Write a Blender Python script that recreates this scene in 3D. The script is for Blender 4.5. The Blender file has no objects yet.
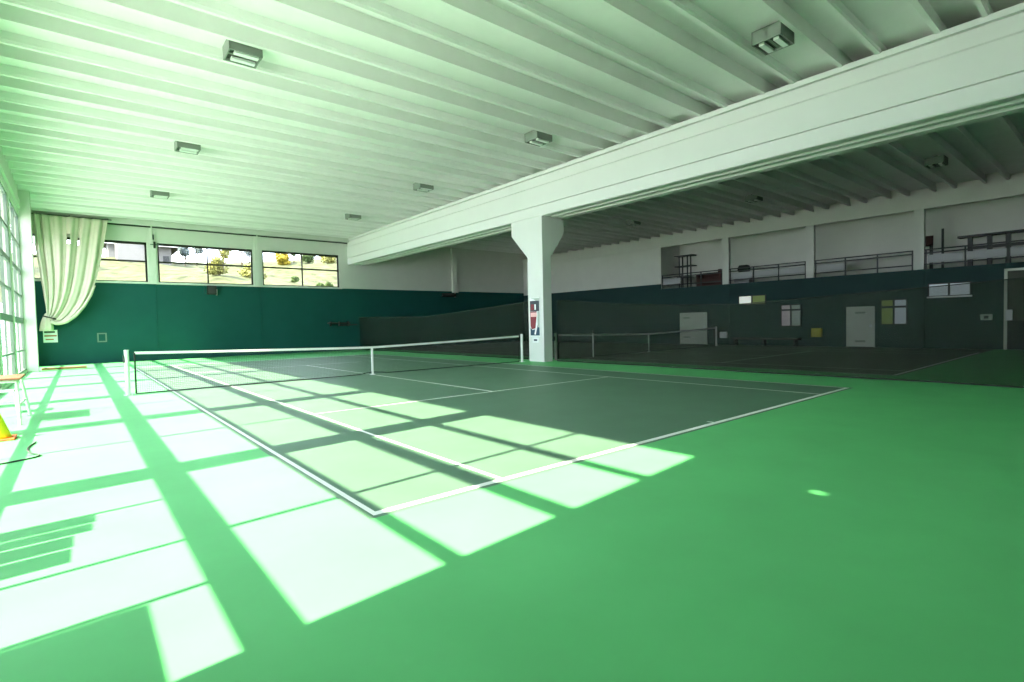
import bpy, bmesh, math, random
from mathutils import Vector, Matrix
random.seed(7)
scene = bpy.context.scene
COL = scene.collection
PI = math.pi

# ------------------------------------------------------------------ materials
def mat(name, col, rough=0.6, spec=0.35, metal=0.0, var=0.0, vscale=3.0, bump=0.0, bscale=40.0, emit=None):
    m = bpy.data.materials.new(name); m.use_nodes = True
    nt = m.node_tree; n = nt.nodes; b = n['Principled BSDF']
    b.inputs['Base Color'].default_value = (*col, 1)
    b.inputs['Roughness'].default_value = rough
    b.inputs['Metallic'].default_value = metal
    b.inputs['Specular IOR Level'].default_value = spec
    tc = n.new('ShaderNodeTexCoord')
    if var > 0:
        t = n.new('ShaderNodeTexNoise'); t.inputs['Scale'].default_value = vscale
        t.inputs['Detail'].default_value = 6; t.inputs['Roughness'].default_value = 0.6
        nt.links.new(tc.outputs['Object'], t.inputs['Vector'])
        r = n.new('ShaderNodeMapRange'); r.inputs[1].default_value = .3; r.inputs[2].default_value = .7
        r.inputs[3].default_value = 1 - var; r.inputs[4].default_value = 1 + var
        nt.links.new(t.outputs['Fac'], r.inputs[0])
        v = n.new('ShaderNodeVectorMath'); v.operation = 'SCALE'
        v.inputs[0].default_value = col
        nt.links.new(r.outputs[0], v.inputs['Scale'])
        nt.links.new(v.outputs[0], b.inputs['Base Color'])
    if bump > 0:
        t2 = n.new('ShaderNodeTexNoise'); t2.inputs['Scale'].default_value = bscale
        nt.links.new(tc.outputs['Object'], t2.inputs['Vector'])
        bp = n.new('ShaderNodeBump'); bp.inputs['Strength'].default_value = bump; bp.inputs['Distance'].default_value = .02
        nt.links.new(t2.outputs['Fac'], bp.inputs['Height']); nt.links.new(bp.outputs['Normal'], b.inputs['Normal'])
    if emit:
        b.inputs['Emission Color'].default_value = (*emit[0], 1); b.inputs['Emission Strength'].default_value = emit[1]
    return m

def see_through(name, col, opacity, glossy=False):
    m = bpy.data.materials.new(name); m.use_nodes = True
    nt = m.node_tree; n = nt.nodes; n.clear()
    out = n.new('ShaderNodeOutputMaterial'); mix = n.new('ShaderNodeMixShader'); tr = n.new('ShaderNodeBsdfTransparent')
    if glossy:
        s = n.new('ShaderNodeBsdfGlossy'); s.inputs['Roughness'].default_value = .03
        fr = n.new('ShaderNodeLayerWeight'); fr.inputs['Blend'].default_value = .12
        mr = n.new('ShaderNodeMath'); mr.operation = 'MULTIPLY'; mr.inputs[1].default_value = opacity
        nt.links.new(fr.outputs['Fresnel'], mr.inputs[0]); nt.links.new(mr.outputs[0], mix.inputs[0])
    else:
        s = n.new('ShaderNodeBsdfDiffuse'); mix.inputs[0].default_value = opacity
        # mesh weave: slight variation of how open the netting is
        t = n.new('ShaderNodeTexNoise'); t.inputs['Scale'].default_value = .8
        tc = n.new('ShaderNodeTexCoord'); nt.links.new(tc.outputs['Object'], t.inputs['Vector'])
        mr = n.new('ShaderNodeMapRange'); mr.inputs[3].default_value = opacity * .8; mr.inputs[4].default_value = min(1, opacity * 1.2)
        nt.links.new(t.outputs['Fac'], mr.inputs[0]); nt.links.new(mr.outputs[0], mix.inputs[0])
    s.inputs['Color'].default_value = (*col, 1)
    nt.links.new(tr.outputs[0], mix.inputs[1]); nt.links.new(s.outputs[0], mix.inputs[2]); nt.links.new(mix.outputs[0], out.inputs[0])
    return m

M = dict(
    floor=mat('green_court_paint', (.112, .475, .172), .5, .3, var=.06, vscale=1.1),
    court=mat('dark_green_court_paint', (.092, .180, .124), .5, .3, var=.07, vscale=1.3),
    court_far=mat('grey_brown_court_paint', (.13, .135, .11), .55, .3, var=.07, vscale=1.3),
    line=mat('white_line_paint', (.78, .80, .78), .6, .3, var=.04, vscale=9),
    ceiling=mat('painted_concrete_ceiling', (.79, .785, .775), .75, .2, var=.03, vscale=1.5),
    white=mat('white_wall_paint', (.59, .60, .55), .75, .2, var=.03, vscale=1.2),
    beam=mat('white_beam_paint', (.70, .70, .68), .7, .2, var=.02, vscale=.8),
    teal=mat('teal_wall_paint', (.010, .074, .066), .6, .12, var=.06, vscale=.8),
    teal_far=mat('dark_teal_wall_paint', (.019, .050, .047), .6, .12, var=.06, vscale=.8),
    frame_dark=mat('dark_brown_window_frame', (.02, .018, .015), .5),
    frame_left=mat('grey_green_window_frame', (.13, .18, .15), .5),
    glass=see_through('window_glass', (1, 1, 1), .6, True),
    metal=mat('galvanised_grey_metal', (.42, .44, .43), .4, metal=.6),
    dark=mat('dark_grey_metal', (.035, .037, .036), .5),
    black=mat('black_rubber', (.012, .013, .012), .6),
    whitemetal=mat('white_powder_coat', (.80, .82, .80), .35),
    lens=mat('frosted_lamp_lens', (.75, .80, .76), .25, .5),
    netcord=mat('black_net_cord', (.012, .014, .013), .7),
    tape=mat('white_net_tape', (.82, .83, .80), .7),
    netveil=see_through('dark_divider_netting', (.026, .032, .025), .54),
    rope=mat('dark_rope', (.02, .025, .02), .8),
    curtain=mat('cream_curtain_cloth', (.54, .51, .41), .85, .1, var=.05, vscale=3),
    wood=mat('orange_brown_wood', (.22, .10, .06), .5, var=.15, vscale=6),
    yellow=mat('yellow_plastic', (.80, .62, .02), .4),
    orange=mat('orange_red_plastic', (.65, .13, .04), .45),
    yellowdull=mat('dull_yellow_plastic', (.50, .45, .05), .5),
    red=mat('dark_red_print', (.20, .018, .028), .5),
    pink=mat('pale_pink_print', (.78, .42, .42), .5),
    blue=mat('blue_teal_print', (.015, .06, .10), .5),
    navy=mat('navy_print', (.02, .03, .07), .5),
    slate=mat('slate_print', (.035, .04, .055), .5),
    paper=mat('white_paper', (.80, .81, .82), .6),
    brick=mat('rust_red_stripe', (.45, .12, .06), .6),
    doorw=mat('pale_door_paint', (.62, .66, .55), .5),
    doorline=mat('door_groove', (.12, .14, .11), .6),
    grass=mat('dry_hill_grass', (.066, .074, .036), .9, .1, var=.6, vscale=1.1),
    leaf=mat('green_leaves', (.05, .085, .025), .7, .2, var=.3, vscale=2),
    leafy=mat('yellow_leaves', (.18, .18, .05), .7, .2, var=.3, vscale=2),
    leafyel=mat('bright_yellow_leaves', (.22, .17, .015), .7, .2, var=.3, vscale=2),
    leafb=mat('blue_green_leaves', (.085, .11, .11), .7, .2, var=.3, vscale=2),
    bark=mat('tree_bark', (.06, .045, .03), .9),
    plaster=mat('pale_house_plaster', (.17, .165, .155), .8, var=.05),
    roof=mat('house_roof_tile', (.06, .05, .045), .8, var=.2, vscale=6),
    pavement=mat('pale_pavement', (.53, .53, .52), .9, var=.08),
    litwin=mat('lit_window_pane', (.7, .72, .66), .4, emit=((.95, 1, .88), .42)),
    litdim=mat('dim_lit_window_pane', (.45, .50, .52), .3, emit=((.75, .85, .95), .11)),
    litpink=mat('dim_pinkish_window_pane', (.5, .42, .44), .3, emit=((.9, .75, .8), .10)),
    olive=mat('olive_blind', (.22, .28, .08), .6, emit=((.6, .8, .3), .05)),
    paneg=mat('grey_green_blind', (.40, .46, .40), .5),
    doorolive=mat('olive_door_glass', (.07, .075, .055), .7),
    railpanel=mat('grey_rail_panel', (.32, .33, .33), .4),
    maroon=mat('maroon_upholstery', (.06, .025, .022), .8),
)

# ------------------------------------------------------------------ mesh builder
class MB:
    def __init__(s): s.v = []; s.f = []; s.mi = []; s.m = 0
    def face(s, *pts):
        k = len(s.v); s.v += [tuple(p) for p in pts]; s.f.append(tuple(range(k, k + len(pts)))); s.mi.append(s.m)
    def box(s, x0, x1, y0, y1, z0, z1):
        if x0 > x1: x0, x1 = x1, x0
        if y0 > y1: y0, y1 = y1, y0
        if z0 > z1: z0, z1 = z1, z0
        k = len(s.v)
        s.v += [(x, y, z) for z in (z0, z1) for y in (y0, y1) for x in (x0, x1)]
        for q in ((0, 2, 3, 1), (4, 5, 7, 6), (0, 1, 5, 4), (2, 6, 7, 3), (0, 4, 6, 2), (1, 3, 7, 5)):
            s.f.append(tuple(k + i for i in q)); s.mi.append(s.m)
        return s
    def prism(s, prof, axis, a, b):
        # prof: counter-clockwise list of 2D points; axis 0: (y,z) along x; 1: (x,z) along y; 2: (x,y) along z
        def P(p, t):
            return (t, p[0], p[1]) if axis == 0 else (p[0], t, p[1]) if axis == 1 else (p[0], p[1], t)
        k = len(s.v); n = len(prof)
        s.v += [P(p, a) for p in prof] + [P(p, b) for p in prof]
        for i in range(n):
            j = (i + 1) % n; s.f.append((k + i, k + j, k + n + j, k + n + i)); s.mi.append(s.m)
        s.f.append(tuple(k + i for i in reversed(range(n)))); s.mi.append(s.m)
        s.f.append(tuple(k + n + i for i in range(n))); s.mi.append(s.m)
        return s
    def tube(s, pts, r, n=8):
        pts = [Vector(p) for p in pts]; rs = r if isinstance(r, (list, tuple)) else [r] * len(pts)
        k = len(s.v); up = None
        for i, p in enumerate(pts):
            d = (pts[min(i + 1, len(pts) - 1)] - pts[max(i - 1, 0)]).normalized()
            a = Vector((0, 0, 1)) if abs(d.z) < .9 else Vector((1, 0, 0))
            u = d.cross(a).normalized() if up is None else (up - d * up.dot(d)).normalized()
            up = u; w = d.cross(u)
            for j in range(n):
                t = 2 * PI * j / n; q = p + (u * math.cos(t) + w * math.sin(t)) * rs[i]
                s.v.append(tuple(q))
        for i in range(len(pts) - 1):
            for j in range(n):
                a = k + i * n + j; b = k + i * n + (j + 1) % n
                s.f.append((a, b, b + n, a + n)); s.mi.append(s.m)
        s.f.append(tuple(k + j for j in reversed(range(n)))); s.mi.append(s.m)
        e = k + (len(pts) - 1) * n
        s.f.append(tuple(e + j for j in range(n))); s.mi.append(s.m)
        return s
    def lathe(s, prof, cx, cy, n=24):
        k = len(s.v)
        for r, z in prof:
            for j in range(n):
                t = 2 * PI * j / n; s.v.append((cx + r * math.cos(t), cy + r * math.sin(t), z))
        for i in range(len(prof) - 1):
            for j in range(n):
                a = k + i * n + j; b = k + i * n + (j + 1) % n
                s.f.append((a, b, b + n, a + n)); s.mi.append(s.m)
        s.f.append(tuple(k + j for j in reversed(range(n)))); s.mi.append(s.m)
        e = k + (len(prof) - 1) * n
        s.f.append(tuple(e + j for j in range(n))); s.mi.append(s.m)
        return s
    def build(s, name, mats, parent=None, loc=None, smooth=False, bevel=0.0, kind=None, label=None):
        me = bpy.data.meshes.new(name)
        org = Vector((0, 0, 0))
        if parent is not None:
            o_ = parent
            while o_ is not None: org += o_.location; o_ = o_.parent
        elif loc is not None: org = Vector(loc)
        me.from_pydata([(p[0] - org.x, p[1] - org.y, p[2] - org.z) for p in s.v], [], s.f)
        for m in (mats if isinstance(mats, (list, tuple)) else [mats]): me.materials.append(m)
        for p, i in zip(me.polygons, s.mi): p.material_index = i; p.use_smooth = smooth
        bm = bmesh.new(); bm.from_mesh(me)
        if smooth: bmesh.ops.remove_doubles(bm, verts=bm.verts, dist=1e-5)
        bm.to_mesh(me); bm.free(); me.update()
        o = bpy.data.objects.new(name, me); COL.objects.link(o)
        if parent is not None: o.parent = parent
        elif loc is not None: o.location = org
        if bevel > 0:
            b = o.modifiers.new('bevel', 'BEVEL'); b.width = bevel; b.segments = 2; b.limit_method = 'ANGLE'
        if smooth and not bevel:
            pass
        if kind: o['kind'] = kind
        if label: o['label'] = label
        return o

def thing(name, label, cat, loc, group=None):
    o = bpy.data.objects.new(name, None); COL.objects.link(o); o.location = loc; o.empty_display_size = .1
    return tag(o, label, cat, group)
def tag(o, label, cat, group=None):
    o['label'] = label; o['category'] = cat
    if group: o['group'] = group
    return o
def copy_tree(o, parent=None):
    c = o.copy(); COL.objects.link(c)
    if parent is not None: c.parent = parent
    for ch in o.children: copy_tree(ch, c)
    return c
def S(mb, name, mats, **k): return mb.build(name, mats, kind='structure', **k)

# ------------------------------------------------------------------ key dimensions
XL, XR, YB, YN = -9.0, 22.5, 18.3, -18.3      # left glazing, right wall, back wall, near wall
ZR = 7.43                                      # underside of ceiling ribs
YP = [-0.15 + 4.52 * k for k in range(-3, 5)]  # pillar rhythm of the left glazing

# ------------------------------------------------------------------ floor (court paint and lines in the mesh)
def court_cuts(cx):
    xs = []
    for a in (5.485, 4.115):
        for sgn in (-1, 1): xs += [cx + sgn * a, cx + sgn * (a - .05)]
    xs += [cx - 5.545, cx + 5.545, cx - .025, cx + .025]
    return xs
xs = sorted(set(round(v, 4) for v in [-9.3, 7.5, 22.6] + court_cuts(0) + court_cuts(14.3)))
ys = []
for sg in (-1, 1):
    ys += [sg * 11.885, sg * 11.805, sg * 11.945, sg * 6.40, sg * 6.35, sg * 11.70]
ys = sorted(set(round(v, 4) for v in ys + [YN - .1, YB + .1, 0]))
def floor_mat(x, y):
    for cx, base in ((0, 1), (14.3, 2)):
        dx, dy = abs(x - cx), abs(y)
        if dx < 5.545 and dy < 11.945:
            if dx < 5.485 and dy < 11.885:
                if dy > 11.805: return 3
                if dx > 5.435: return 3
                if 4.065 < dx < 4.115: return 3
                if 6.35 < dy < 6.40 and dx < 4.115: return 3
                if dx < .025 and (dy < 6.40 or dy > 11.70): return 3
            return base
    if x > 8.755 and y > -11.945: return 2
    return 0
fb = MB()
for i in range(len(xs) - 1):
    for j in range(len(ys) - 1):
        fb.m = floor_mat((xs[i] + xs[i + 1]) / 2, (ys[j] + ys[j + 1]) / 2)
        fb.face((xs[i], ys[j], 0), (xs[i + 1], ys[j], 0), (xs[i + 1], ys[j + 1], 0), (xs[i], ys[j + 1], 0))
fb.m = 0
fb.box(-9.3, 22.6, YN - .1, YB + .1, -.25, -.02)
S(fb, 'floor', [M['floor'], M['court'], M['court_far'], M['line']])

# ------------------------------------------------------------------ ceiling: ribbed precast panels spanning across the hall
P0 = 1.81
cb = MB()
prof = []
y0 = -8.41 - 6 * P0
n = 0
while y0 < YB + .3:
    b = y0; a = y0 + .73                                # the two legs of the joint between two panels
    prof += [(b - .055, ZR), (b + .04, ZR), (b - .03, ZR + .42), (a + .03, ZR + .42), (a - .04, ZR), (a + .055, ZR),
             (a + .065, ZR + .05), (a + .09, ZR + .06), (a + .11, ZR + .23), (b + P0 - .07, ZR + .23), (b + P0 - .075, ZR + .06), (b + P0 - .065, ZR + .05)]
    y0 += P0
lo = prof; top = [(p[0], ZR + .62) for p in (prof[-1], prof[0])]
for x0, x1 in ((-9.3, 7.4), (7.4, 24.9)):
    k = len(cb.v)
    for p in lo: cb.v.append((x0, p[0], p[1]))
    for p in lo: cb.v.append((x1, p[0], p[1]))
    m_ = len(lo)
    for i in range(m_ - 1):
        cb.f.append((k + i, k + m_ + i, k + m_ + i + 1, k + i + 1)); cb.mi.append(0)
cb.box(-9.3, 24.9, lo[0][0], lo[-1][0], ZR + .45, ZR + .7)
S(cb, 'ceiling', M['ceiling'])

# ------------------------------------------------------------------ central beam and column
bx0, bx1, bz0, bz1 = 6.88, 8.08, 5.75, 7.32
prof = [(bx0, bz0), (bx0 + .28, bz0), (bx0 + .30, bz0 + .12), (bx0 + .46, bz0 + .12), (bx0 + .48, bz0), (bx0 + .66, bz0), (bx0 + .68, bz0 + .12),
        (bx0 + .90, bz0 + .12), (bx0 + .92, bz0), (bx1, bz0), (bx1, bz1), (bx1 + .06, bz1), (bx1 + .06, ZR + .02), (bx0 - .07, ZR + .02), (bx0 - .07, bz1),
        (bx0 + .06, bz1), (bx0 + .06, bz1 - .05), (bx0, bz1 - .05), (bx0, 6.96), (bx0 - .04, 6.90), (bx0 - .04, 6.19), (bx0 + .04, 6.18), (bx0 + .04, 6.15), (bx0 - .03, 6.14), (bx0 - .03, 5.78)]
bb = MB(); bb.prism([(p[0], p[1]) for p in prof], 1, YN, YB)
bo = S(bb, 'beam', M['beam'])
def fix_normals(o):
    bm = bmesh.new(); bm.from_mesh(o.data); bmesh.ops.recalc_face_normals(bm, faces=bm.faces); bm.to_mesh(o.data); bm.free()
fix_normals(bo)
cm = MB()
# shaft, with corbels growing along the beam and across its width
ya, yb_ = -.83, .06
xa, xb = 6.85, 7.30
cm.box(xa, xb, ya, yb_, 0, bz0)
cm.prism([(yb_, 4.2), (yb_ + .97, 5.18), (yb_ + .97, bz0), (yb_, bz0)], 0, xa, xb)
cm.prism([(xb, 4.2), (8.08, 5.16), (8.08, bz0), (xb, bz0)], 1, ya, yb_)
cm.prism([(xb, bz0), (8.08, bz0), (8.08, 5.17), (xb, 5.17)], 1, yb_, yb_ + .97)
co = S(cm, 'column', M['beam']); fix_normals(co)

# ------------------------------------------------------------------ left glazed wall
wl = MB()
hy0, hy1, hz0, hz1 = -14.84, -14.70, 5.70, 5.955                 # unseen slot added high in the blind end bay to cast a sun spot
x0, x1 = -9.2, -8.95
wl.box(x0, x1, YN, hy0, 0, ZR + .6); wl.box(x0, x1, hy1, YP[0] + .27, 0, ZR + .6)
wl.box(x0, x1, hy0, hy1, 0, hz0); wl.box(x0, x1, hy0, hy1, hz1, ZR + .6)
ZT = 6.36
wl.box(x0, x1, YP[0] + .27, YB, ZT, ZR + .6)                     # lintel
wl.box(x0 - .05, x1 + .06, YP[0] + .27, YB, ZT + .30, ZT + .62)  # its deeper ledge
wl.box(x0, x1, YP[0] + .27, YB, -.2, .10)                        # kerb
for y in YP[1:-2]: wl.box(x0, x1, y - .22, y + .22, .1, ZT)
wl.box(x0, x1, YP[-2] - .22, YP[-2] + .26, 0, ZR - .02)
pl_ = MB(); pl_.box(x1, -8.60, YP[-2] - .22, YP[-2] + .26, 0, ZR - .02); S(pl_, 'pilaster', M['white'])   # deep pilaster near the back
wl.box(x0, x1, YB - .95, YB, .1, ZT)  # corner piece widened out of view to block sun grazing the back wall
wl.box(-10.13, x0, -13.9, YB, 7.02, 7.25)                            # eave outside
S(wl, 'wall_left', M['white'])
edges = [YP[0] + .27] + [v for y in YP[1:-2] for v in (y - .22, y + .22)] + [YP[-2] - .22, YP[-2] + .26, YB - .95]
bays = [(edges[i], edges[i + 1]) for i in range(0, len(edges), 2)]
wn = 0
TR = [(.935, .06), (2.10, .21), (3.09, .08), (4.08, .16), (5.15, .10)]
for bi, (a, b) in enumerate(bays):
    wn += 1
    f = MB(); d0, d1 = -9.06, -8.98
    f.box(d0, d1, a, a + .06, .1, ZT); f.box(d0, d1, b - .06, b, .1, ZT); f.box(d0, d1, a, b, .1, .16); f.box(d0, d1, a, b, ZT - .07, ZT)
    for z, h in TR: f.box(d0, d1, a, b, z - h / 2, z + h / 2)
    c = (a + b) / 2 if bi else -11.58
    f.box(d0, d1, c - .03, c + .03, 2.1, ZT)
    if bi == 0:
        for yy in (-10.36, -11.60, -12.47): f.box(d0 + .02, d1 - .02, yy - .022, yy + .022, .1, 2.1)
    elif b - a > 2.5: f.box(d0 + .02, d1 - .02, c - .02, c + .02, .1, 2.1)
    w = S(f, 'window_%d' % wn, M['frame_left'])
    g = MB(); g.box(-9.025, -9.018, a + .05, b - .05, .15, ZT - .05); g.build('pane', M['glass'], w)
    if bi == 0:
        p = MB(); p.box(-9.05, -8.99, a + .05, -12.50, .12, 1.68); p.build('infill_panel', M['frame_left'], w)

# ------------------------------------------------------------------ back wall
wb = MB()
Y1 = YB + .3
TZ = 4.20
wb.box(-9.2, 24.9, YB, Y1, 0, TZ - .06)                         # teal field gets its own skin below
ops = [(-8.90, -4.28), (-3.80, .96), (1.50, 6.24)]
Z0, Z1 = 4.22, 6.35
wb.box(-9.2, 24.9, YB, Y1, Z1, ZR + .6)
wb.box(-9.2, ops[0][0], YB, Y1, TZ - .06, Z1)
wb.box(ops[0][1], ops[1][0], YB, Y1, TZ - .06, Z1); wb.box(ops[1][1], ops[2][0], YB, Y1, TZ - .06, Z1)
wb.box(ops[2][1], 24.9, YB, Y1, TZ - .06, Z1)
for a, b in ops: wb.box(a, b, YB, Y1, TZ - .06, Z0)
for x in (-4.04, 1.23): wb.box(x - .17, x + .17, YB - .05, YB, Z0, ZR); wb.box(x - .03, x + .03, YB - .08, YB - .05, Z1, ZR)
wb.box(15.12, 15.62, YB - .18, YB, 4.05, ZR)                    # white pilaster in the far hall
wb.box(-9.0, 6.9, YB - .32, YB, 7.22, ZR + .02)                 # edge beam under the roof
wb.m = 1
wb.box(-8.95, XR, YB - .03, YB, 0, TZ - .06)
for x in (-3.95, 1.33): wb.box(x - .02, x + .02, YB - .05, YB - .03, 0, TZ - .06)
S(wb, 'wall_back', [M['white'], M['teal']])
t = MB(); t.box(-8.9, -3.9, YB - .09, YB + .02, TZ - .08, TZ + .02); t.box(-3.9, 6.4, YB - .08, YB + .02, TZ - .09, TZ + .0)
S(t, 'trim_1', M['white'])
t = MB(); t.box(-9.0, 6.85, YB - .06, YB, 7.14, 7.215); S(t, 'trim_3', M['dark'])   # dark strip standing in for the gap shadow under the roof edge
for k, (a, b) in enumerate(ops):
    wn += 1
    f = MB(); y0, y1 = YB + .06, YB + .14
    f.box(a, b, y0, y1, Z1 - .13, Z1); f.box(a, b, y0, y1, Z0, Z0 + .05); f.box(a, a + .07, y0, y1, Z0, Z1); f.box(b - .09, b, y0, y1, Z0, Z1)
    f.box(a, b, y0, y1, 5.28, 5.37)
    if k: f.box((a + b) / 2 - .035, (a + b) / 2 + .035, y0, y1, Z0, Z1)
    w = S(f, 'window_%d' % wn, M['frame_dark'])
    g = MB(); g.box(a + .03, b - .03, y0 + .035, y0 + .042, Z0 + .03, Z1 - .05); g.build('pane', M['glass'], w)

# ------------------------------------------------------------------ right wall with the balcony
XB = 24.7
PY = [-.04, -4.70, -9.33, -13.95]
TB = 3.93
wr = MB()
wr.box(XR, XR + .25, YN, YB, 0, TB - .5)
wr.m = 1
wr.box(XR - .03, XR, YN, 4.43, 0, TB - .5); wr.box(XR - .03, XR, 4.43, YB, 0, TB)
for y in (-9.48, -.18): wr.box(XR - .05, XR - .03, y - .08, y + .08, 0, TB - .5)
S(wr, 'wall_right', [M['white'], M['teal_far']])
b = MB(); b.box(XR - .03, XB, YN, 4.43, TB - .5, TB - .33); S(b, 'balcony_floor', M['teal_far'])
b = MB(); b.box(XR - .01, XB, 4.43, YB, TB, 7.02); b.box(XR, XB, 4.43, YB, 0, TB); S(b, 'wall_right_end', M['white'])   # solid white end, no balcony
b = MB(); b.box(XR - .04, XR + .22, YN, YB, 6.33, 6.97); b.box(XR, XR + .2, YN, YB, 6.97, 7.02); S(b, 'trim_2', M['white'])   # white beam over the openings
for y in PY:
    b = MB(); b.box(XR - .02, XR + .22, y - .20, y + .20, TB - .43, 6.33); S(b, 'pillar', M['white'])
b = MB(); b.box(XB, XB + .2, YN, YB + .3, 0, ZR + .6); S(b, 'wall_balcony', M['white'])
wf = MB(); wf.box(-9.2, 24.9, YN - .3, YN, 3.9, ZR + .6); wf.m = 1; wf.box(-9.2, 24.9, YN - .3, YN, 0, 3.9)
S(wf, 'wall_front', [M['white'], M['teal']])

def wall_window(y0, y1, z0, z1, panes, rail=None, sill=None):
    global wn
    wn += 1; x = XR - .03
    f = MB(); f.box(x - .05, x, y0, y0 + .05, z0, z1); f.box(x - .05, x, y1 - .05, y1, z0, z1); f.box(x - .05, x, y0, y1, z0, z0 + .05); f.box(x - .05, x, y0, y1, z1 - .05, z1)
    m = (y0 + y1) / 2; f.box(x - .05, x, m - .04, m + .04, z0, z1)
    if rail: f.box(x - .045, x, y0, y1, rail - .05, rail + .05)
    w = S(f, 'window_%d' % wn, M['dark'])
    if sill: s_ = MB(); s_.box(x - .09, x, y0 - .03, y1 + .03, z0 - .05, z0 + .015); s_.build('sill', M['paper'], w)
    for (a, b, mm) in ((m + .04, y1 - .05, panes[0]), (y0 + .05, m - .04, panes[1])):
        p = MB(); p.box(x - .03, x - .004, a, b, z0 + .05, z1 - .05); p.build('pane', mm, w)
wall_window(-2.42, -.84, 2.32, 2.86, (M['litwin'], M['olive']))
wall_window(-4.28, -3.22, 1.05, 2.25, (M['litpink'], M['paneg']), rail=1.95)
wall_window(-8.92, -7.86, 1.08, 2.30, (M['olive'], M['litdim']), rail=1.93)
wall_window(-11.18, -9.68, 2.32, 2.93, (M['litdim'], M['litdim']), sill=True)

def wall_door(n, y0, y1, z1, split):
    x = XR - .03
    f = MB(); f.box(x - .05, x, y0 - .05, y0, 0, z1 + .05); f.box(x - .05, x, y1, y1 + .05, 0, z1 + .05); f.box(x - .05, x, y0 - .05, y1 + .05, z1, z1 + .05)
    d = S(f, 'door_%d' % n, M['doorw'])
    parts = [(.02, split - .015), (split + .015, z1)] if split else [(.02, z1)]
    for a, b in parts:
        l = MB(); l.box(x - .04, x, y0, y1, a, b); l.build('door_leaf', M['doorw'], d)
    for z in ((z1 - .26, .28) if not split else (z1 - .28, split - .45)):
        v = MB(); c = (y0 + y1) / 2 + (.0 if not split else .45)
        for q in range(3): v.box(x - .052, x - .04, c - .22, c + .22, z + q * .03 - .03, z + q * .03 - .012)
        v.build('vent_grille', M['doorline'], d)
    h = MB(); h.box(x - .08, x - .04, y0 + .06, y0 + .16, .98, 1.10); h.build('handle', M['paper'], d)
wall_door(1, 1.21, 2.98, 1.93, .88)
wall_door(2, -7.57, -6.46, 1.95, None)
f = MB(); x = XR - .03
f.box(x - .06, x, -12.32, -12.22, 0, 3.34); f.box(x - .06, x, -14.6, -14.5, 0, 3.34); f.box(x - .06, x, -14.6, -12.22, 3.26, 3.36)
d3 = S(f, 'door_3', M['doorw'])
l = MB(); l.box(x - .03, x, -14.5, -12.32, 0.02, 1.2); l.build('kick_panel', M['black'], d3)
l = MB(); l.box(x - .025, x, -14.5, -12.32, 1.2, 3.26); l.build('upper_panel', M['doorolive'], d3)
l = MB(); l.box(x - .09, x - .02, -12.48, -12.28, 1.22, 1.66); l.build('notice_plate', M['paper'], d3)

# ------------------------------------------------------------------ balcony railings and furniture
BZ = TB - .33
def railing(y0, y1, label, panel):
    t = thing('balcony_railing', label, 'railing', (XR + .05, (y0 + y1) / 2, BZ), 'balcony railings along the far wall')
    n_ = max(2, round((y1 - y0) / 1.25)); xx = XR + .06
    for i in range(n_ + 1):
        y = y0 + .05 + (y1 - y0 - .1) * i / n_
        p = MB(); p.box(xx - .025, xx + .025, y - .03, y + .03, BZ, 4.48); p.build('post', M['dark'], t)
    for z in (4.48, 4.33, 3.82):
        r = MB(); r.box(xx - .03, xx + .03, y0, y1, z - .03, z + .03); r.build('rail', M['dark'], t)
    for i in panel:
        a = y0 + .05 + (y1 - y0 - .1) * i / n_; b = y0 + .05 + (y1 - y0 - .1) * (i + 1) / n_
        p = MB(); p.box(xx - .01, xx + .01, a + .06, b - .06, 3.88, 4.24); p.build('infill_panel', M['railpanel'], t)
railing(.16, 4.43, 'dark balcony railing in front of the shelf rack', [2])
railing(-4.50, -.24, 'dark balcony railing directly above the small lit window', [0, 1, 2])
railing(-9.13, -4.90, 'dark balcony railing above the taller plain pale door', [2])
railing(-13.75, -9.53, 'dark balcony railing in front of the long high table', [0, 1, 2])

t = thing('shelf_rack', 'dark open shelf rack standing in the balcony corner', 'shelf', (23.6, 3.35, BZ))
for sx in (-.2, .2):
    for sy in (-.15, .45):
        p = MB(); p.box(23.6 + sx - .03, 23.6 + sx + .03, 3.2 + sy - .03, 3.2 + sy + .03, BZ, 5.72); p.build('upright', M['dark'], t)
for z, a, b in ((4.3, 2.9, 3.8), (5.02, 2.66, 3.95), (5.70, 2.68, 3.98)):
    p = MB(); p.box(23.3, 23.9, a, b, z, z + .06); p.build('shelf', M['dark'], t)
t = thing('sofa', 'low maroon sofa behind the railing beside the shelf rack', 'sofa', (23.6, 1.5, BZ))
p = MB(); p.box(23.2, 24.0, .78, 2.25, BZ, 4.15); p.build('seat', M['maroon'], t, bevel=.05)
p = MB(); p.box(23.75, 24.05, .78, 2.25, 4.15, 4.50); p.build('backrest', M['maroon'], t, bevel=.05)
p = MB(); p.box(23.2, 24.0, .66, .86, BZ, 4.62); p.build('armrest', M['maroon'], t, bevel=.04)
p = MB(); p.box(23.2, 24.0, 2.15, 2.33, BZ, 4.40); p.build('armrest', M['maroon'], t, bevel=.04)
t = thing('duffel_bag', 'black rounded bag on a crate behind the balcony railing', 'bag', (23.5, -.55, BZ))
p = MB(); p.tube([(23.5, -1.0, 4.5), (23.5, -.96, 4.5), (23.5, -.85, 4.5), (23.5, -.4, 4.5), (23.5, -.3, 4.5)], [.08, .19, .24, .24, .1], 14); p.build('bag_body', M['black'], t, smooth=True)
p = MB(); p.box(23.2, 23.8, -1.1, -.2, BZ, 4.27); p.build('crate', M['railpanel'], t)
t = thing('counter_table', 'long dark high table on the balcony beyond the upright pole', 'table', (23.6, -12.4, BZ))
p = MB(); p.box(23.3, 23.9, -14.4, -10.55, 4.94, 5.02); p.build('table_top', M['dark'], t)
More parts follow.
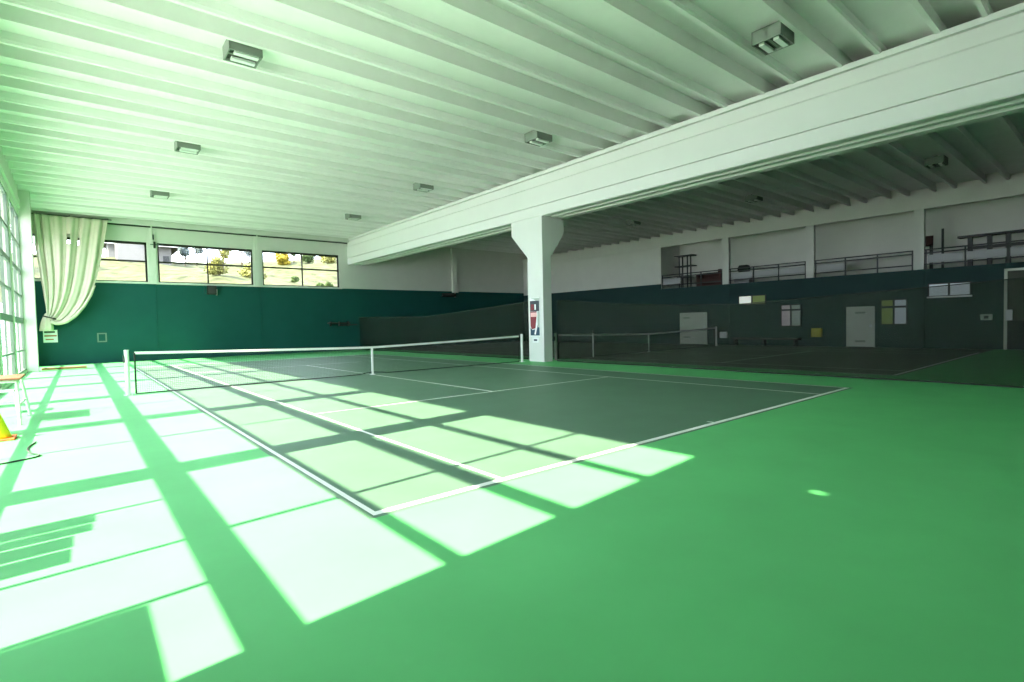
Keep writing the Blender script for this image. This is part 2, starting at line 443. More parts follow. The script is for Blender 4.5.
for yy in (-10.95, -11.6, -12.2, -12.8, -13.5):
    p = MB(); p.box(23.5, 23.7, yy - .08, yy + .08, BZ, 4.94); p.build('leg', M['dark'], t)
p = MB(); p.box(23.56, 23.64, -13.5, -10.95, 4.45, 4.53); p.build('stretcher', M['dark'], t)
t = thing('pole', 'tall thin dark pole standing on the balcony', 'pole', (23.75, -9.95, BZ))
p = MB(); p.tube([(23.75, -9.95, BZ), (23.75, -9.95, 5.50)], .05, 10); p.build('shaft', M['dark'], t)
p = MB(); p.lathe([(.18, BZ), (.18, BZ + .03), (.06, BZ + .05)], 23.75, -9.95); p.build('foot', M['dark'], t)
t = thing('bar_stool', 'dark reddish stool on the balcony beside the white pillar', 'stool', (23.3, -9.45, BZ))
p = MB(); p.box(23.1, 23.5, -9.66, -9.30, 4.72, 4.82); p.build('seat', M['maroon'], t, bevel=.02)
p = MB(); p.box(23.42, 23.5, -9.66, -9.30, 4.82, 5.2); p.build('backrest', M['maroon'], t)
for sx in (23.14, 23.46):
    for sy in (-9.62, -9.34):
        p = MB(); p.box(sx - .03, sx + .03, sy - .03, sy + .03, BZ, 4.72); p.build('leg', M['dark'], t)

# things on the right wall
t = thing('wall_cabinet', 'dull yellow box mounted low on the far teal wall', 'box', (XR - .03, -5.05, .72))
p = MB(); p.box(XR - .25, XR - .03, -5.31, -4.82, .49, .95); p.build('case', M['yellowdull'], t, bevel=.04)
p = MB(); p.box(XR - .27, XR - .25, -5.25, -4.88, .55, .90); p.build('lid', M['yellowdull'], t, bevel=.01)
t = thing('wall_box', 'small white box mounted low right of the split pale door', 'box', (XR - .03, .1, .58))
p = MB(); p.box(XR - .2, XR - .03, -.16, .28, .40, .77); p.build('case', M['paper'], t, bevel=.03)
p = MB(); p.box(XR - .16, XR - .03, .30, .72, .38, .80); p.build('dark_box', M['black'], t, bevel=.02)
t = thing('switch_box', 'small pale switch box on the teal wall left of the doorway', 'switch box', (XR - .03, -11.67, 1.37))
p = MB(); p.box(XR - .11, XR - .03, -11.87, -11.48, 1.24, 1.50); p.build('case', M['paneg'], t, bevel=.02)
p = MB(); p.box(XR - .125, XR - .11, -11.75, -11.6, 1.31, 1.43); p.build('button', M['dark'], t)
t = thing('wall_bench', 'low dark bench along the far wall below the two small windows', 'bench', (XR - .4, -2.4, 0))
p = MB(); p.box(XR - .6, XR - .12, -4.3, -.6, .34, .42); p.build('seat', M['dark'], t)
for y in (-4.1, -2.45, -.8):
    p = MB(); p.box(XR - .55, XR - .18, y - .04, y + .04, 0, .34); p.build('leg', M['dark'], t)

# ------------------------------------------------------------------ tennis nets
def net_top(u):      # height of the net along its half width, 0 in the middle, 1 at the post
    return .914 + (1.07 - .914) * abs(u) ** 1.15
def tennis_net(cx, y, hw, name, label, fine):
    t = thing('tennis_net', label, 'tennis net', (cx, y, 0), None)
    for sg in (-1, 1):
        p = MB(); p.tube([(cx + sg * hw, y, 0), (cx + sg * hw, y, 1.10)], .048, 16)
        p.tube([(cx + sg * hw, y, 1.10), (cx + sg * hw, y, 1.115)], .054, 16)
        p.box(cx + sg * hw - .09, cx + sg * hw + .09, y - .09, y + .09, 0, .012)
        po = p.build('post', M['whitemetal'], t, smooth=False)
        if sg < 0:
            k_ = MB(); k_.box(cx - hw - .075, cx - hw - .04, y - .03, y + .03, .80, .98); k_.build('winder', M['dark'], po, bevel=.008)
    w = hw - .16
    N = 48
    X = [cx - w + 2 * w * i / N for i in range(N + 1)]
    # white head band, folded over the cord
    h = MB()
    for i in range(N):
        z0, z1 = net_top((X[i] - cx) / hw), net_top((X[i + 1] - cx) / hw)
        a, b = X[i], X[i + 1]
        q = [(a, z0), (b, z1)]
        for s_ in (-1, 1):
            yy = y + s_ * .012
            h.face((a, yy, z0 - .065), (b, yy, z1 - .065), (b, yy, z1), (a, yy, z0))
        h.face((a, y - .012, z0), (b, y - .012, z1), (b, y + .012, z1), (a, y + .012, z0))
        h.face((a, y - .012, z0 - .065), (b, y - .012, z1 - .065), (b, y + .012, z1 - .065), (a, y + .012, z0 - .065))
    h.build('head_band', M['tape'], t)
    for sg in (-1, 1):
        cst = MB(); cst.tube([(cx + sg * hw, y, 1.07), (cx + sg * w, y, net_top(w / hw) - .02)], .006, 6); cst.build('head_cable', M['netcord'], t)
    # netting: real crossing cords
    nm = MB(); cell = .045 * fine; r = .0012 * fine
    nx = int(2 * w / cell)
    for i in range(nx + 1):
        xx = cx - w + i * 2 * w / nx; zt = net_top((xx - cx) / hw) - .06
        nm.box(xx - r, xx + r, y - r, y + r, .03, zt)
    nz = int(.88 / cell)
    for j in range(nz):
        fz = (j + 1) / (nz + 1)
        for i in range(0, N, 4):
            a, b = X[i], X[min(i + 4, N)]
            za = .03 + (net_top((a - cx) / hw) - .09) * fz; zb = .03 + (net_top((b - cx) / hw) - .09) * fz
            nm.face((a, y - r, za - r), (b, y - r, zb - r), (b, y - r, zb + r), (a, y - r, za + r))
            nm.face((a, y - r, za + r), (b, y - r, zb + r), (b, y + r, zb + r), (a, y + r, za + r))
    # the doubled upper rows read darker
    for j in range(3):
        for i in range(0, N, 4):
            a, b = X[i], X[min(i + 4, N)]
            za = net_top((a - cx) / hw) - .09 - j * cell * .8; zb = net_top((b - cx) / hw) - .09 - j * cell * .8
            nm.face((a, y + r, za - r), (b, y + r, zb - r), (b, y + r, zb + r), (a, y + r, za + r))
    nm.build('netting', M['netcord'], t)
    hm = MB()
    pts = []
    for i in range(N + 1):
        u = (X[i] - cx) / w
        z = .028 + .06 * math.exp(-(u * 18) ** 2)
        pts.append((X[i], y, z))
    hm.tube(pts, .014, 6); hm.build('bottom_cord', M['netcord'], t)
    for sg in (-1, 1):
        sc = MB(); sc.tube([(cx + sg * w, y, .03), (cx + sg * w, y, net_top(w / hw) - .03)], .022 if sg < 0 else .012, 6); sc.build('side_cord', M['netcord'], t)
    st = MB(); st.box(cx - .03, cx + .03, y - .018, y + .018, .02, .915); st.box(cx - .07, cx + .07, y - .05, y + .05, 0, .02)
    st.build('centre_strap', M['tape'], t, label='white centre strap')
    return t
tennis_net(0, 0, 6.4, 'n', 'white-banded tennis net across the near sunlit court', 1.0)
tennis_net(14.3, -.4, 6.4, 'n', 'dim tennis net across the dark court behind the column', 1.0)
t = thing('singles_stick', 'thin pale singles stick standing against the far dim net', 'net stick', (10.16, -.47, 0))
p = MB(); p.tube([(10.16, -.45, 0), (10.16, -.45, 1.15)], .028, 10); p.build('stick', M['whitemetal'], t)
p = MB(); p.box(10.12, 10.20, -.49, -.435, 1.06, 1.13); p.build('clip', M['dark'], t)

# ------------------------------------------------------------------ divider nets between the two courts
def divider(pts, name, label, wav):
    # pts: (y, top z)
    yA, yE = pts[0][0], pts[-1][0]
    t = thing('divider_net', label, 'divider net', (7.5, (yA + yE) / 2, 0), None)
    def top(y):
        for (a, za), (b, zb) in zip(pts, pts[1:]):
            if min(a, b) <= y <= max(a, b):
                k = (y - a) / (b - a); return za + (zb - za) * k
        return pts[-1][1]
    N = 80; m = MB(); rp = []; hp = []
    for i in range(N + 1):
        y = yA + (yE - yA) * i / N
        rp.append((7.5, y, top(y))); hp.append((7.5 + .05 * math.sin(y * wav) + .03 * math.sin(y * 2.3), y, .02))
    R = 6
    for i in range(N):
        for j in range(R):
            q = []
            for (ii, jj) in ((i, j), (i + 1, j), (i + 1, j + 1), (i, j + 1)):
                k = jj / R; a = Vector(hp[ii]); b = Vector(rp[ii]); q.append(tuple(a.lerp(b, k)))
            m.face(*q)
    m.build('netting', M['netveil'], t, smooth=True)
    p = MB(); p.tube(rp, .012, 6); p.build('top_rope', M['rope'], t)
    p = MB(); p.tube(hp, .02, 6); p.build('hem', M['rope'], t)
    return t
divider([(YB - .1, 2.2), (15.5, 2.16), (9.5, 2.03), (7.5, 2.12), (4.3, 2.28), (.15, 2.5)], 'd', 'dark sagging divider net between the white column and the back wall', 1.1)
divider([(-.95, 2.46), (-3.5, 2.2), (-6.5, 2.02), (-8.5, 1.97), (-10.1, 2.04), (-13.2, 2.18), (-18.2, 2.45)], 'd', 'dark translucent divider net running right of the white column', .9)

# ------------------------------------------------------------------ poster and plate on the column
px = xa - .003
t = thing('poster', 'tall narrow red and blue poster on the white column', 'poster', (px, -.33, 1.78))
p = MB(); p.box(px - .022, px, -.62, -.06, 1.0, 2.56); p.build('board', M['paper'], t)
def patch(name, y0, y1, z0, z1, m, dx=.026, pts=None):
    q = MB()
    if pts: q.prism(pts, 0, px - dx, px - .0225)
    else: q.box(px - dx, px - .0225, y0, y1, z0, z1)
    o_ = q.build(name, m, t); fix_normals(o_)
patch('dark_top', -.61, -.07, 2.02, 2.44, M['slate'])
patch('pale_head', 0, 0, 0, 0, M['paneg'], pts=[(-.61, 2.445), (-.40, 2.445), (-.30, 2.50), (-.10, 2.54), (-.61, 2.54)])
patch('red_figure', 0, 0, 0, 0, M['red'], .027, pts=[(-.46, 2.015), (-.07, 2.015), (-.08, 1.42), (-.16, 1.30), (-.36, 1.33), (-.42, 1.55)])
patch('red_figure', -.30, -.12, 2.06, 2.30, M['red'], .028)
patch('pink_band', -.46, -.10, 1.80, 1.97, M['pink'], .029)
patch('white_streak', 0, 0, 0, 0, M['paper'], .029, pts=[(-.50, 1.75), (-.44, 1.72), (-.38, 1.35), (-.30, 1.10), (-.38, 1.08), (-.48, 1.38)])
patch('white_streak', -.42, -.34, 2.08, 2.30, M['paper'], .029)
patch('grey_strip', -.61, -.505, 1.38, 2.01, M['paneg'], .027)
patch('blue_base', 0, 0, 0, 0, M['blue'], .0265, pts=[(-.61, 1.05), (-.07, 1.05), (-.07, 1.38), (-.18, 1.27), (-.36, 1.30), (-.50, 1.46), (-.61, 1.36)])
t = thing('door_plate', 'small white plate with a dark blue mark under the column poster', 'plate', (px, -.34, .87))
p = MB(); p.box(px - .012, px, -.52, -.16, .76, .97); p.build('plate', M['paper'], t)
p = MB(); p.box(px - .015, px - .012, -.44, -.25, .83, .90); p.build('mark', M['navy'], t)
t.name = 'wall_plate'

# ------------------------------------------------------------------ ceiling lights
def make_light():
    t = thing('ceiling_light', '', 'ceiling light', (0, 0, ZR))
    ZL = ZR - .12
    # housing: a box open below, with two lamps behind lenses
    h = MB(); L, W, H = .32, .30, .26
    h.box(-L, L, -W, W, ZL + H - .03, ZL + H)
    h.box(-L, -L + .03, -W, W, ZL - .02, ZL + H); h.box(L - .03, L, -W, W, ZL - .02, ZL + H)
    h.box(-L, L, -W, -W + .03, ZL - .02, ZL + H); h.box(-L, L, W - .03, W, ZL - .02, ZL + H)
    h.box(-L, L, -.03, .03, ZL + .02, ZL + H)
    h.build('housing', LM, t)
    for s_ in (-1, 1):
        l = MB(); l.box(-L + .12, L - .05, s_ * .15 - .06, s_ * .15 + .06, ZL - .03, ZL + .03); l.build('lens', M['lens'], t, bevel=.01)
    rf = MB(); rf.box(-L + .031, L - .031, -W + .031, W - .031, ZL + .04, ZL + .07); rf.build('dark_plate', M['dark'], t)  # dark plate added to darken the inside of the open housing
    st = MB(); st.box(-.04, .04, -.04, .04, ZL + H, ZR + .25); st.build('stem', M['dark'], t)
    br = MB(); br.box(-L + .05, L - .05, -.02, .02, ZL + H, ZL + H + .03); br.build('bracket', M['dark'], t)
    return t
LM = mat('grey_lamp_housing', (.20, .23, .20), .5)
proto = make_light()
lights = [(-4.38, -3.65, 'ceiling light nearest the camera in the row nearest the windows'), (-4.38, 3.60, 'middle ceiling light in the row nearest the windows'),
          (-4.38, 10.95, 'farthest ceiling light in the row nearest the windows'),
          (4.2, -10.87, 'big ceiling light at top right above the white beam'), (4.2, -3.58, 'second nearest ceiling light in the row beside the white beam'),
          (4.2, 3.60, 'third ceiling light in the row beside the white beam'), (4.2, 10.95, 'farthest ceiling light in the row beside the white beam'),
          (18.5, -10.75, 'nearest small ceiling light under the dark far ceiling'), (18.5, -3.65, 'middle small ceiling light under the dark far ceiling'),
          (18.5, 3.60, 'farthest small ceiling light under the dark far ceiling')]
for i, (x, y, lab) in enumerate(lights):
    o = proto if i == 0 else copy_tree(proto)
    o.location = (x, y, ZR); o['label'] = lab; o['group'] = 'ceiling lights'

# ------------------------------------------------------------------ curtain
def resample(pl, n):
    d = [0]
    for a, b in zip(pl, pl[1:]): d.append(d[-1] + math.dist(a, b))
    out = []
    for i in range(n + 1):
        s_ = d[-1] * i / n; k = 0
        while k < len(d) - 2 and d[k + 1] < s_: k += 1
        w_ = (s_ - d[k]) / (d[k + 1] - d[k]); out.append(tuple(pl[k][j] + (pl[k + 1][j] - pl[k][j]) * w_ for j in range(2)))
    return out
NV, NU = 60, 120
CL = resample([(-8.85, 7.27), (-8.70, 5.56), (-8.52, 3.66), (-8.40, 2.32)], NV)
CR = resample([(-5.89, 7.26), (-5.97, 6.7), (-6.06, 6.2), (-6.18, 5.5), (-6.33, 4.8), (-6.50, 4.1), (-6.72, 3.45), (-7.0, 2.9), (-7.35, 2.42), (-7.72, 2.12), (-8.05, 2.04), (-8.27, 2.17)], NV)
t = thing('curtain', 'long cream curtain swagged and tied back in the window corner', 'curtain', (-7.4, YB - .55, 4))
me = bpy.data.meshes.new('cloth'); vs = []; fs = []
for i in range(NV + 1):
    v = i / NV
    for j in range(NU + 1):
        u = j / NU
        x = CL[i][0] + (CR[i][0] - CL[i][0]) * u; z = CL[i][1] + (CR[i][1] - CL[i][1]) * u
        z -= .35 * math.sin(PI * u) * v * v * (1 - v) * 2
        amp = (.075 - .025 * v) * (.65 + .5 * math.sin(7 * u + 1.0) ** 2) * (1 if v < .9 else (1 - v) / .1 * .7 + .3)
        ph = 2 * PI * (7.0 * u + .45 * math.sin(5 * u) + .12 * math.sin(3 * v + 9 * u))
        y = YB - .55 + amp * (math.sin(ph) + .35 * math.sin(2.3 * ph + 1.2 + v))
        vs.append((x + .4 * .03 * math.cos(ph) - t.location.x, y - t.location.y, z - t.location.z))
for i in range(NV):
    for j in range(NU):
        u, v = (j + .5) / NU, (i + .5) / NV
        if .155 < v < .235 and (.47 < u < .505 or .615 < u < .645): continue      # two slits where the window shows through
        a = i * (NU + 1) + j; fs.append((a, a + 1, a + NU + 2, a + NU + 1))
me.from_pydata(vs, [], fs); me.materials.append(M['curtain'])
for p in me.polygons: p.use_smooth = True
o = bpy.data.objects.new('cloth', me); COL.objects.link(o); o.parent = t
md = o.modifiers.new('thick', 'SOLIDIFY'); md.thickness = .012
# rolled lower edge
p = MB(); p.tube([(c[0], YB - .58 - .02 * math.sin(i), c[1]) for i, c in enumerate(CR[int(NV * .55):])], [.05 + .05 * k / (NV * .45) for k in range(len(CR[int(NV * .55):]))], 10); p.build('hem', M['curtain'], t, smooth=True)
# the gathered tail hanging below the tie
TN = 28; tm = MB()
rows = [(2.55, .06), (2.40, .12), (2.28, .16), (2.1, .20), (1.9, .225), (1.70, .235)]
k0 = 0
for z, r in rows:
    for j in range(TN):
        a = 2 * PI * j / TN; rr = r * (1 + .16 * math.sin(6 * a))
        cx_ = -8.40 - .05 * (2.55 - z) / .85
        tm.v.append((cx_ + rr * math.cos(a), YB - .5 + rr * .6 * math.sin(a), z))
for i in range(len(rows) - 1):
    for j in range(TN):
        a = i * TN + j; b = i * TN + (j + 1) % TN; tm.f.append((a, b, b + TN, a + TN)); tm.mi.append(0)
tm.f.append(tuple(range((len(rows) - 1) * TN, len(rows) * TN))); tm.mi.append(0)
tm.build('tail', M['curtain'], t, smooth=True)
p = MB(); p.tube([(-8.55, YB - .5, 2.42), (-8.4, YB - .72, 2.36), (-8.2, YB - .74, 2.30), (-8.1, YB - .6, 2.26), (-8.2, YB - .3, 2.3), (-8.45, YB - .02, 2.42)], .03, 8); p.build('tie', M['rope'], t, smooth=True)
p = MB(); p.tube([(-8.95, YB - .5, 7.29), (-5.75, YB - .5, 7.29)], .025, 8)
for xx in (-8.9, -7.4, -5.9): p.box(xx - .02, xx + .02, YB - .52, YB - .08, 7.28, 7.34)
p.build('rail', M['dark'], t)

# ------------------------------------------------------------------ small things on the back wall
def wall_speaker(x0, x1, z0, z1, y, label):
    t = thing('wall_speaker', label, 'speaker', ((x0 + x1) / 2, y, z0), None)
    p = MB(); p.box(x0, x1, y - .28, y, z0, z1); p.build('cabinet', M['black'], t, bevel=.02)
    p = MB(); p.box(x0 + .05, x1 - .05, y - .292, y - .28, z0 + .05, z1 - .05); p.build('grille', M['dark'], t)
    p = MB(); p.box(x1, x1 + .05, y - .18, y, z0 - .04, z0 + .3); p.build('bracket', M['metal'], t)
    p = MB(); p.box(x0 - .12, x0, y - .14, y, z0 + .05, z1); p.build('bracket', M['teal'], t)
wall_speaker(-1.55, -1.08, 3.60, 4.10, YB - .03, 'dark box hung on the teal wall under the middle high window')
wall_speaker(14.1, 15.3, 3.72, 3.98, YB - .03, 'dark box at the foot of the white pilaster in the far hall')
t = thing('notice_sign', 'white notice with dark and rust red stripes below the tied curtain', 'sign', (-8.33, YB - .03, 1.14))
p = MB(); p.box(-8.60, -8.07, YB - .05, YB - .03, 1.13, 1.74); p.build('board', M['paper'], t)
for (a, b, c, d, m_) in ((-8.56, -8.16, 1.60, 1.68, M['dark']), (-8.56, -8.10, 1.42, 1.49, M['brick']), (-8.52, -8.22, 1.25, 1.31, M['brick'])):
    p = MB(); p.box(a, b, YB - .053, YB - .05, c, d); p.build('stripe', m_, t)
t = thing('wall_frame', 'small empty pale square frame on the teal wall', 'frame', (-6.35, YB - .03, 1.07))
p = MB()
for a, b, c, d in ((-6.54, -6.15, 1.07, 1.13), (-6.54, -6.15, 1.48, 1.54), (-6.54, -6.48, 1.13, 1.48), (-6.21, -6.15, 1.13, 1.48)): p.box(a, b, YB - .05, YB - .03, c, d)
p.build('frame', M['frame_left'], t)
p = MB(); p.box(-6.48, -6.21, YB - .04, YB - .03, 1.13, 1.48); p.build('recess', M['teal'], t)
t = thing('wall_clamp', 'small dark bracket on the pale pilaster between the high windows', 'bracket', (-3.95, YB - .05, 6.1))
p = MB(); p.box(-3.98, -3.88, YB - .13, YB - .05, 6.05, 6.40); p.build('lever', M['dark'], t, bevel=.01)
p = MB(); p.box(-4.0, -3.94, YB - .10, YB - .05, 6.50, 6.78); p.build('hook', M['dark'], t)
p = MB(); p.box(-4.12, -3.72, YB - .07, YB - .05, 6.22, 6.27); p.build('bar', M['frame_left'], t)
t = thing('wall_rail', 'dark bar on brackets low on the right end of the teal wall', 'rail', (6.4, YB - .03, 1.78))
p = MB(); p.tube([(5.3, YB - .20, 1.84), (6.8, YB - .20, 1.80)], .05, 8); p.build('bar', M['dark'], t)
p = MB(); p.tube([(6.0, YB - .17, 1.68), (7.3, YB - .17, 1.72)], .035, 8); p.build('bar', M['dark'], t)
for xx in (5.5, 6.1, 6.7):
    p = MB(); p.box(xx - .03, xx + .03, YB - .24, YB - .03, 1.64, 1.94); p.build('bracket', M['dark'], t)
t = thing('flood_light', 'white flood lamp at the top of the window corner beside the curtain', 'lamp', (-8.78, YB - .9, 6.0))
p = MB(); p.box(-8.885, -8.66, YB - 1.02, YB - .80, 5.80, 6.16); p.build('lamp_head', M['whitemetal'], t, bevel=.02)
p = MB(); p.box(-8.80, -8.74, YB - .81, YB + .01, 5.94, 6.0); p.build('arm', M['dark'], t)
p = MB(); p.box(-8.875, -8.68, YB - 1.0, YB - .82, 6.16, 6.26); p.build('cap', M['dark'], t)
p = MB(); p.box(-8.885, -8.84, YB - .95, YB - .87, 6.26, 6.9); p.build('stem', M['dark'], t)

# ------------------------------------------------------------------ floor things at the left
t = thing('plank', 'long orange-brown wooden plank lying on the floor by the back wall', 'plank', (-7.8, 14.2, 0))
p = MB(); p.box(-8.55, -7.05, 14.05, 14.32, 0, .09); p.build('board', M['wood'], t, bevel=.008)
p = MB(); p.box(-8.45, -8.38, 14.03, 14.34, .09, .10); p.build('metal_strap', M['dark'], t)
t = thing('side_table', 'white tube table with an orange-brown top at the left edge', 'table', (-8.5, -2.95, 0))
p = MB(); p.box(-8.92, -8.10, -3.42, -2.28, .765, .80); p.build('table_top', M['wood'], t, bevel=.006)
for (a, b, c, d) in ((-8.16, -3.30, -8.12, -3.58), (-8.16, -2.42, -8.06, -2.30), (-8.84, -3.30, -8.9, -3.5), (-8.84, -2.42, -8.9, -2.30)):
    p = MB(); p.tube([(a, b, .765), (c, d, 0)], .024, 10); p.build('leg', M['whitemetal'], t, smooth=False)
p = MB(); p.tube([(-8.16, -3.32, .735), (-8.16, -2.40, .735), (-8.84, -2.40, .735), (-8.84, -3.32, .735), (-8.16, -3.32, .735)], .02, 8)
p.tube([(-8.13, -3.45, .33), (-8.10, -2.36, .33)], .016, 8); p.tube([(-8.88, -3.42, .33), (-8.88, -2.36, .33)], .016, 8); p.tube([(-8.11, -2.9, .33), (-8.88, -2.9, .33)], .016, 8)
p.build('stretcher', M['whitemetal'], t)
# white stacking chair beneath / beside the table
t = thing('chair', 'white tube chair standing beyond the small table', 'chair', (-8.5, -1.55, 0))
p = MB(); p.box(-8.75, -8.30, -1.80, -1.35, .43, .46); p.build('seat', M['whitemetal'], t, bevel=.01)
p = MB(); p.box(-8.77, -8.74, -1.80, -1.35, .62, .86); p.build('backrest', M['whitemetal'], t, bevel=.01)
for (sx, sy) in ((-8.32, -1.78), (-8.32, -1.37)):
    p = MB(); p.tube([(sx, sy, .43), (sx + .06, sy, 0)], .014, 8); p.build('leg', M['whitemetal'], t)
for (sx, sy) in ((-8.74, -1.78), (-8.74, -1.37)):
    p = MB(); p.tube([(sx - .01, sy, .86), (sx, sy, .43), (sx - .05, sy, 0)], .014, 8); p.build('leg', M['whitemetal'], t)
t = thing('training_cone', 'yellow training cone with an orange base at the left edge', 'cone', (-8.27, -5.12, 0))
p = MB(); p.lathe([(.16, .03), (.15, .06), (.035, .41), (.03, .42), (.0001, .42)], -8.27, -5.12, 32); p.build('cone_body', M['yellow'], t, smooth=True)
p = MB(); p.box(-8.47, -8.07, -5.32, -4.92, 0, .03); p.build('base', M['orange'], t, bevel=.012)
pts = [(-8.75, -7.30), (-8.4, -7.27), (-8.08, -7.2), (-7.85, -7.10), (-7.74, -7.00), (-7.75, -6.88), (-7.83, -6.7), (-7.88, -6.35), (-7.86, -6.05), (-7.82, -5.82)]
def catmull(P, n=8):
    out = []
    for i in range(len(P) - 1):
        p0, p1, p2, p3 = P[max(i - 1, 0)], P[i], P[i + 1], P[min(i + 2, len(P) - 1)]
        for k in range(n):
            s_ = k / n
            out.append(tuple(.5 * ((2 * p1[j]) + (-p0[j] + p2[j]) * s_ + (2 * p0[j] - 5 * p1[j] + 4 * p2[j] - p3[j]) * s_ ** 2 + (-p0[j] + 3 * p1[j] - 3 * p2[j] + p3[j]) * s_ ** 3) for j in range(2)))
    out.append(P[-1]); return out
p = MB(); p.tube([(a, b, .011) for a, b in catmull(pts)], .010, 8)
o = p.build('cable', M['dark'], loc=(-7.9, -6.6, 0), smooth=True); tag(o, 'thin dark cable lying hooked on the sunlit floor at left', 'cable')
# boards standing in the window beside the camera (their striped shade lies on the floor)
bd = [(-10.36, -10.58, 1.46), (-10.60, -10.80, 1.44), (-10.83, -11.10, 1.34), (-11.13, -11.42, 1.33)]
for i, (a, b, z) in enumerate(bd):
    p = MB(); z -= .08; p.box(-8.875, -8.84, b, a, 0, z); p.box(-8.84, -8.81, b + .02, a - .02, z * .3, z * .3 + .05); p.box(-8.84, -8.81, b + .02, a - .02, z * .8, z * .8 + .05)
    o = p.build('board', M['wood'], loc=(-8.85, (a + b) / 2, 0)); tag(o, 'tall board leaning in the window, its shade striping the floor', 'board', 'boards standing in the window')

# ------------------------------------------------------------------ outside
g = MB()
NXh, NYh = 40, 26
def hz(x, y):
    z = 3.0 + (y - 19) * .185 if y < 50 else 8.73 + (y - 50) * .10
    z += max(0, x - 9) * .13 * max(0, min(1, (y - 40) / 8))
    return z + .35 * math.sin(x * .35 + y * .2) * min(1, (y - 19) / 10) + .2 * math.sin(x * 1.1) * math.sin(y * .8)
for i in range(NXh):
    for j in range(NYh):
        q = []
        for (a, b) in ((i, j), (i + 1, j), (i + 1, j + 1), (i, j + 1)):
            xx = -30 + 75 * a / NXh; yy = 19.2 + 60 * b / NYh; q.append((xx, yy, hz(xx, yy)))
        g.face(*q)
o = g.build('hillside', M['grass'], smooth=True, kind='structure')
g = MB(); g.box(-90, -9.2, -60, 19, -.5, -.12); g.box(-9.2, 40, -60, YN - .3, -.5, -.12); g.build('pavement', M['pavement'], kind='structure')
# grass tufts on the slope
rnd = random.Random(3)
def foliage(mb, c, r, n, size, squash=1.0):
    for k in range(n):
        d = Vector((rnd.gauss(0, 1), rnd.gauss(0, 1), rnd.gauss(0, 1))).normalized()
        rr = r * (rnd.random() ** .4); p0 = Vector(c) + Vector((d.x * rr, d.y * rr, d.z * rr * squash))
        a = Vector((rnd.gauss(0, 1), rnd.gauss(0, 1), rnd.gauss(0, 1))).normalized(); b = a.cross(d).normalized()
        s_ = size * (.6 + .8 * rnd.random())
        mb.face(p0 - a * s_, p0 + b * s_ * .5, p0 + a * s_, p0 - b * s_ * .5)
def tree(x, y, h, r, m_, label, dense=1.0, kind='tree'):
    z = hz(x, y) if y > 19.2 else -.12
    t = thing(kind, label, kind, (x, y, z - .1))
    low = kind != 'tree'
    tr = MB(); tr.tube([(x, y, z - .2), (x + .1, y, z + h * .35), (x - .05, y, z + h * .7)], [.02 * h + .02, .014 * h + .02, .02], 8)
    for k in range(5):
        a = rnd.random() * 2 * PI; zz = z + h * (.25 + .1 * k)
        tr.tube([(x, y, zz), (x + r * .6 * math.cos(a), y + r * .6 * math.sin(a), zz + h * .22)], [.04, .012], 6)
    tr.build('trunk', M['bark'], t)
    f = MB()
    for k in range(9):
        a = rnd.random() * 2 * PI; q = r * .6 * rnd.random() ** .5
        c0 = z + h * ((.15 + .6 * rnd.random()) if low else (.38 + .5 * rnd.random()))
        foliage(f, (x + q * math.cos(a), y + q * math.sin(a), c0), r * .55, int(240 * dense), .07 + .05 * r, squash=min(1, h * .28 / (r * .55)))
    f.build('crown', m_, t)
tree(1.95, 50.5, 3.0, .75, M['leafb'], 'blue-green tree right of the pale house outside the middle window', 1.0)
tree(3.5, 53.5, 3.2, .8, M['leafb'], 'pale blue-green tree left of the middle window mullion', .35)
tree(8.1, 53, 4.4, 1.3, M['leafb'], 'thin bluish tree at the right end of the middle high window', .3)
tree(5.5, 50, 3.6, 1.0, M['leafy'], 'tall yellow-green tree just right of the middle window mullion', .5)
tree(7.0, 56, 3.6, 1.2, M['leafy'], 'pale yellow-green tree in the right half of the middle high window', .5)
tree(9.6, 56, 3.6, 1.1, M['leafb'], 'last bluish tree at the right frame of the middle high window', .45)
tree(2.0, 33.5, 1.5, 1.0, M['leafy'], 'yellow-green bush low outside the middle window left of its mullion', .8, 'bush')
tree(4.9, 35, 1.4, 1.15, M['leafy'], 'yellow-green bush low outside the middle window right of its mullion', .6, 'bush')
tree(11.3, 48, 1.5, .9, M['leafyel'], 'bright yellow bush outside the left half of the right window', 1.3, 'bush')
tree(12.75, 48.5, 2.2, .6, M['leaf'], 'dark tree outside the right high window left of its mullion', .8)
tree(14.8, 49.5, 2.2, .95, M['leaf'], 'broad dark tree outside the right window right of its mullion', 1.0, 'bush')
tree(17.0, 49, 1.8, 1.1, M['leafy'], 'light green bush at the right end of the right high window', .8, 'bush')
for x, y, lab in ((7.6, 32, 'low dark shrub outside the lower left of the right window'), (10.3, 33, 'low dark shrub outside the right window right of its mullion'), (11.2, 33.5, 'low dark shrub in the lower right corner of the right window')):
    tree(x, y, .6, .42, M['leaf'], lab, .25, 'shrub')
tree(-11.6, 30, 8.5, 2.2, M['leaf'], 'nearer tall green tree seen through the left glazed wall', 1.2)
tree(-13.2, 40, 8.0, 2.6, M['leaf'], 'farther tall green tree seen through the left glazed wall', 1.2)
t = thing('house', 'pale house with an overhanging roof outside the middle high window', 'house', (-1.4, 56, hz(-1.4, 56)))
hb = hz(-1.4, 56) - .8
p = MB(); p.box(-4.5, 1.15, 54, 60, hb, 11.4); p.build('walls', M['plaster'], t)
p = MB(); p.prism([(-5.4, 11.35), (2.0, 10.85), (2.0, 11.05), (-1.6, 13.0), (-5.4, 11.6)], 1, 53.2, 60.8); fix_normals(p.build('roof', M['roof'], t))
p = MB(); p.box(-5.4, 2.05, 53.1, 53.2, 10.88, 11.22); p.build('eave_board', M['paper'], t)
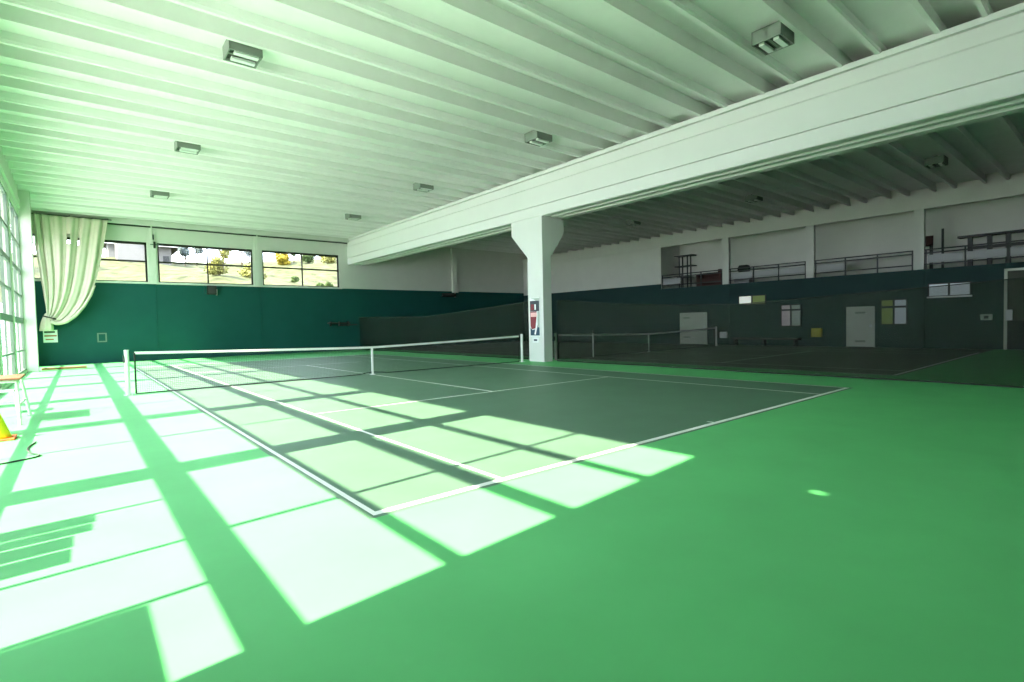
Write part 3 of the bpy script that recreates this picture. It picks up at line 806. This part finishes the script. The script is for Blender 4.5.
p = MB(); p.box(.35, .95, 53.95, 54.02, 9.3, 9.95); p.build('window', M['dark'], t)
t = thing('shed', 'plain pale building outside the left high window beside the curtain', 'building', (-3.0, 46.5, hz(-3, 46.5)))
hb = hz(-3, 46) - .8
p = MB(); p.box(-4.15, -1.3, 46, 49, hb, 11.3); p.build('walls', M['plaster'], t)
p = MB(); p.box(-2.02, -1.90, 45.9, 46.0, hb, 11.3); p.build('downpipe', M['metal'], t)
p = MB(); p.box(-4.3, -1.1, 45.8, 49.2, 11.3, 11.5); p.build('roof', M['roof'], t)

# ------------------------------------------------------------------ light
w = bpy.data.worlds.new('World'); scene.world = w; w.use_nodes = True
nt = w.node_tree; bg = nt.nodes['Background']
bg.inputs['Color'].default_value = (.85, .95, 1.10, 1); bg.inputs['Strength'].default_value = 8.0
sd = bpy.data.lights.new('sun', 'SUN'); sd.energy = 29.5; sd.angle = math.radians(.6); sd.color = (1.0, .95, .66)
so = bpy.data.objects.new('sun', sd); COL.objects.link(so)
so.rotation_euler = Vector((1, .10, -.864)).to_track_quat('-Z', 'Y').to_euler(); so.location = (-20, 0, 20)

# ------------------------------------------------------------------ camera (solved from the court lines)
cd = bpy.data.cameras.new('camera'); cam = bpy.data.objects.new('camera', cd); COL.objects.link(cam)
yaw, pitch, roll = .6924, -.0335, -.0225
F = Vector((math.sin(yaw) * math.cos(pitch), math.cos(yaw) * math.cos(pitch), math.sin(pitch)))
R = Vector((math.cos(yaw), -math.sin(yaw), 0)); U = R.cross(F)
R2 = R * math.cos(roll) + U * math.sin(roll); U2 = -R * math.sin(roll) + U * math.cos(roll)
mw = Matrix((R2, U2, -F)).transposed().to_4x4(); mw.translation = Vector((-7.299, -15.905, 1.553))
cam.matrix_world = mw
cd.sensor_width = 36; cd.lens = 522.92 / 1024 * 36; cd.clip_start = .05; cd.clip_end = 500
scene.camera = cam

vs_ = scene.view_settings
vs_.view_transform = 'Standard'; vs_.look = 'None'; vs_.gamma = 1; vs_.exposure = 0.1; vs_.use_curve_mapping = False
c = scene.cycles
c.use_denoising = True
c.max_bounces = 14; c.diffuse_bounces = 8; c.glossy_bounces = 4; c.transparent_max_bounces = 12
c.sample_clamp_indirect = 12; c.caustics_reflective = False; c.caustics_refractive = False
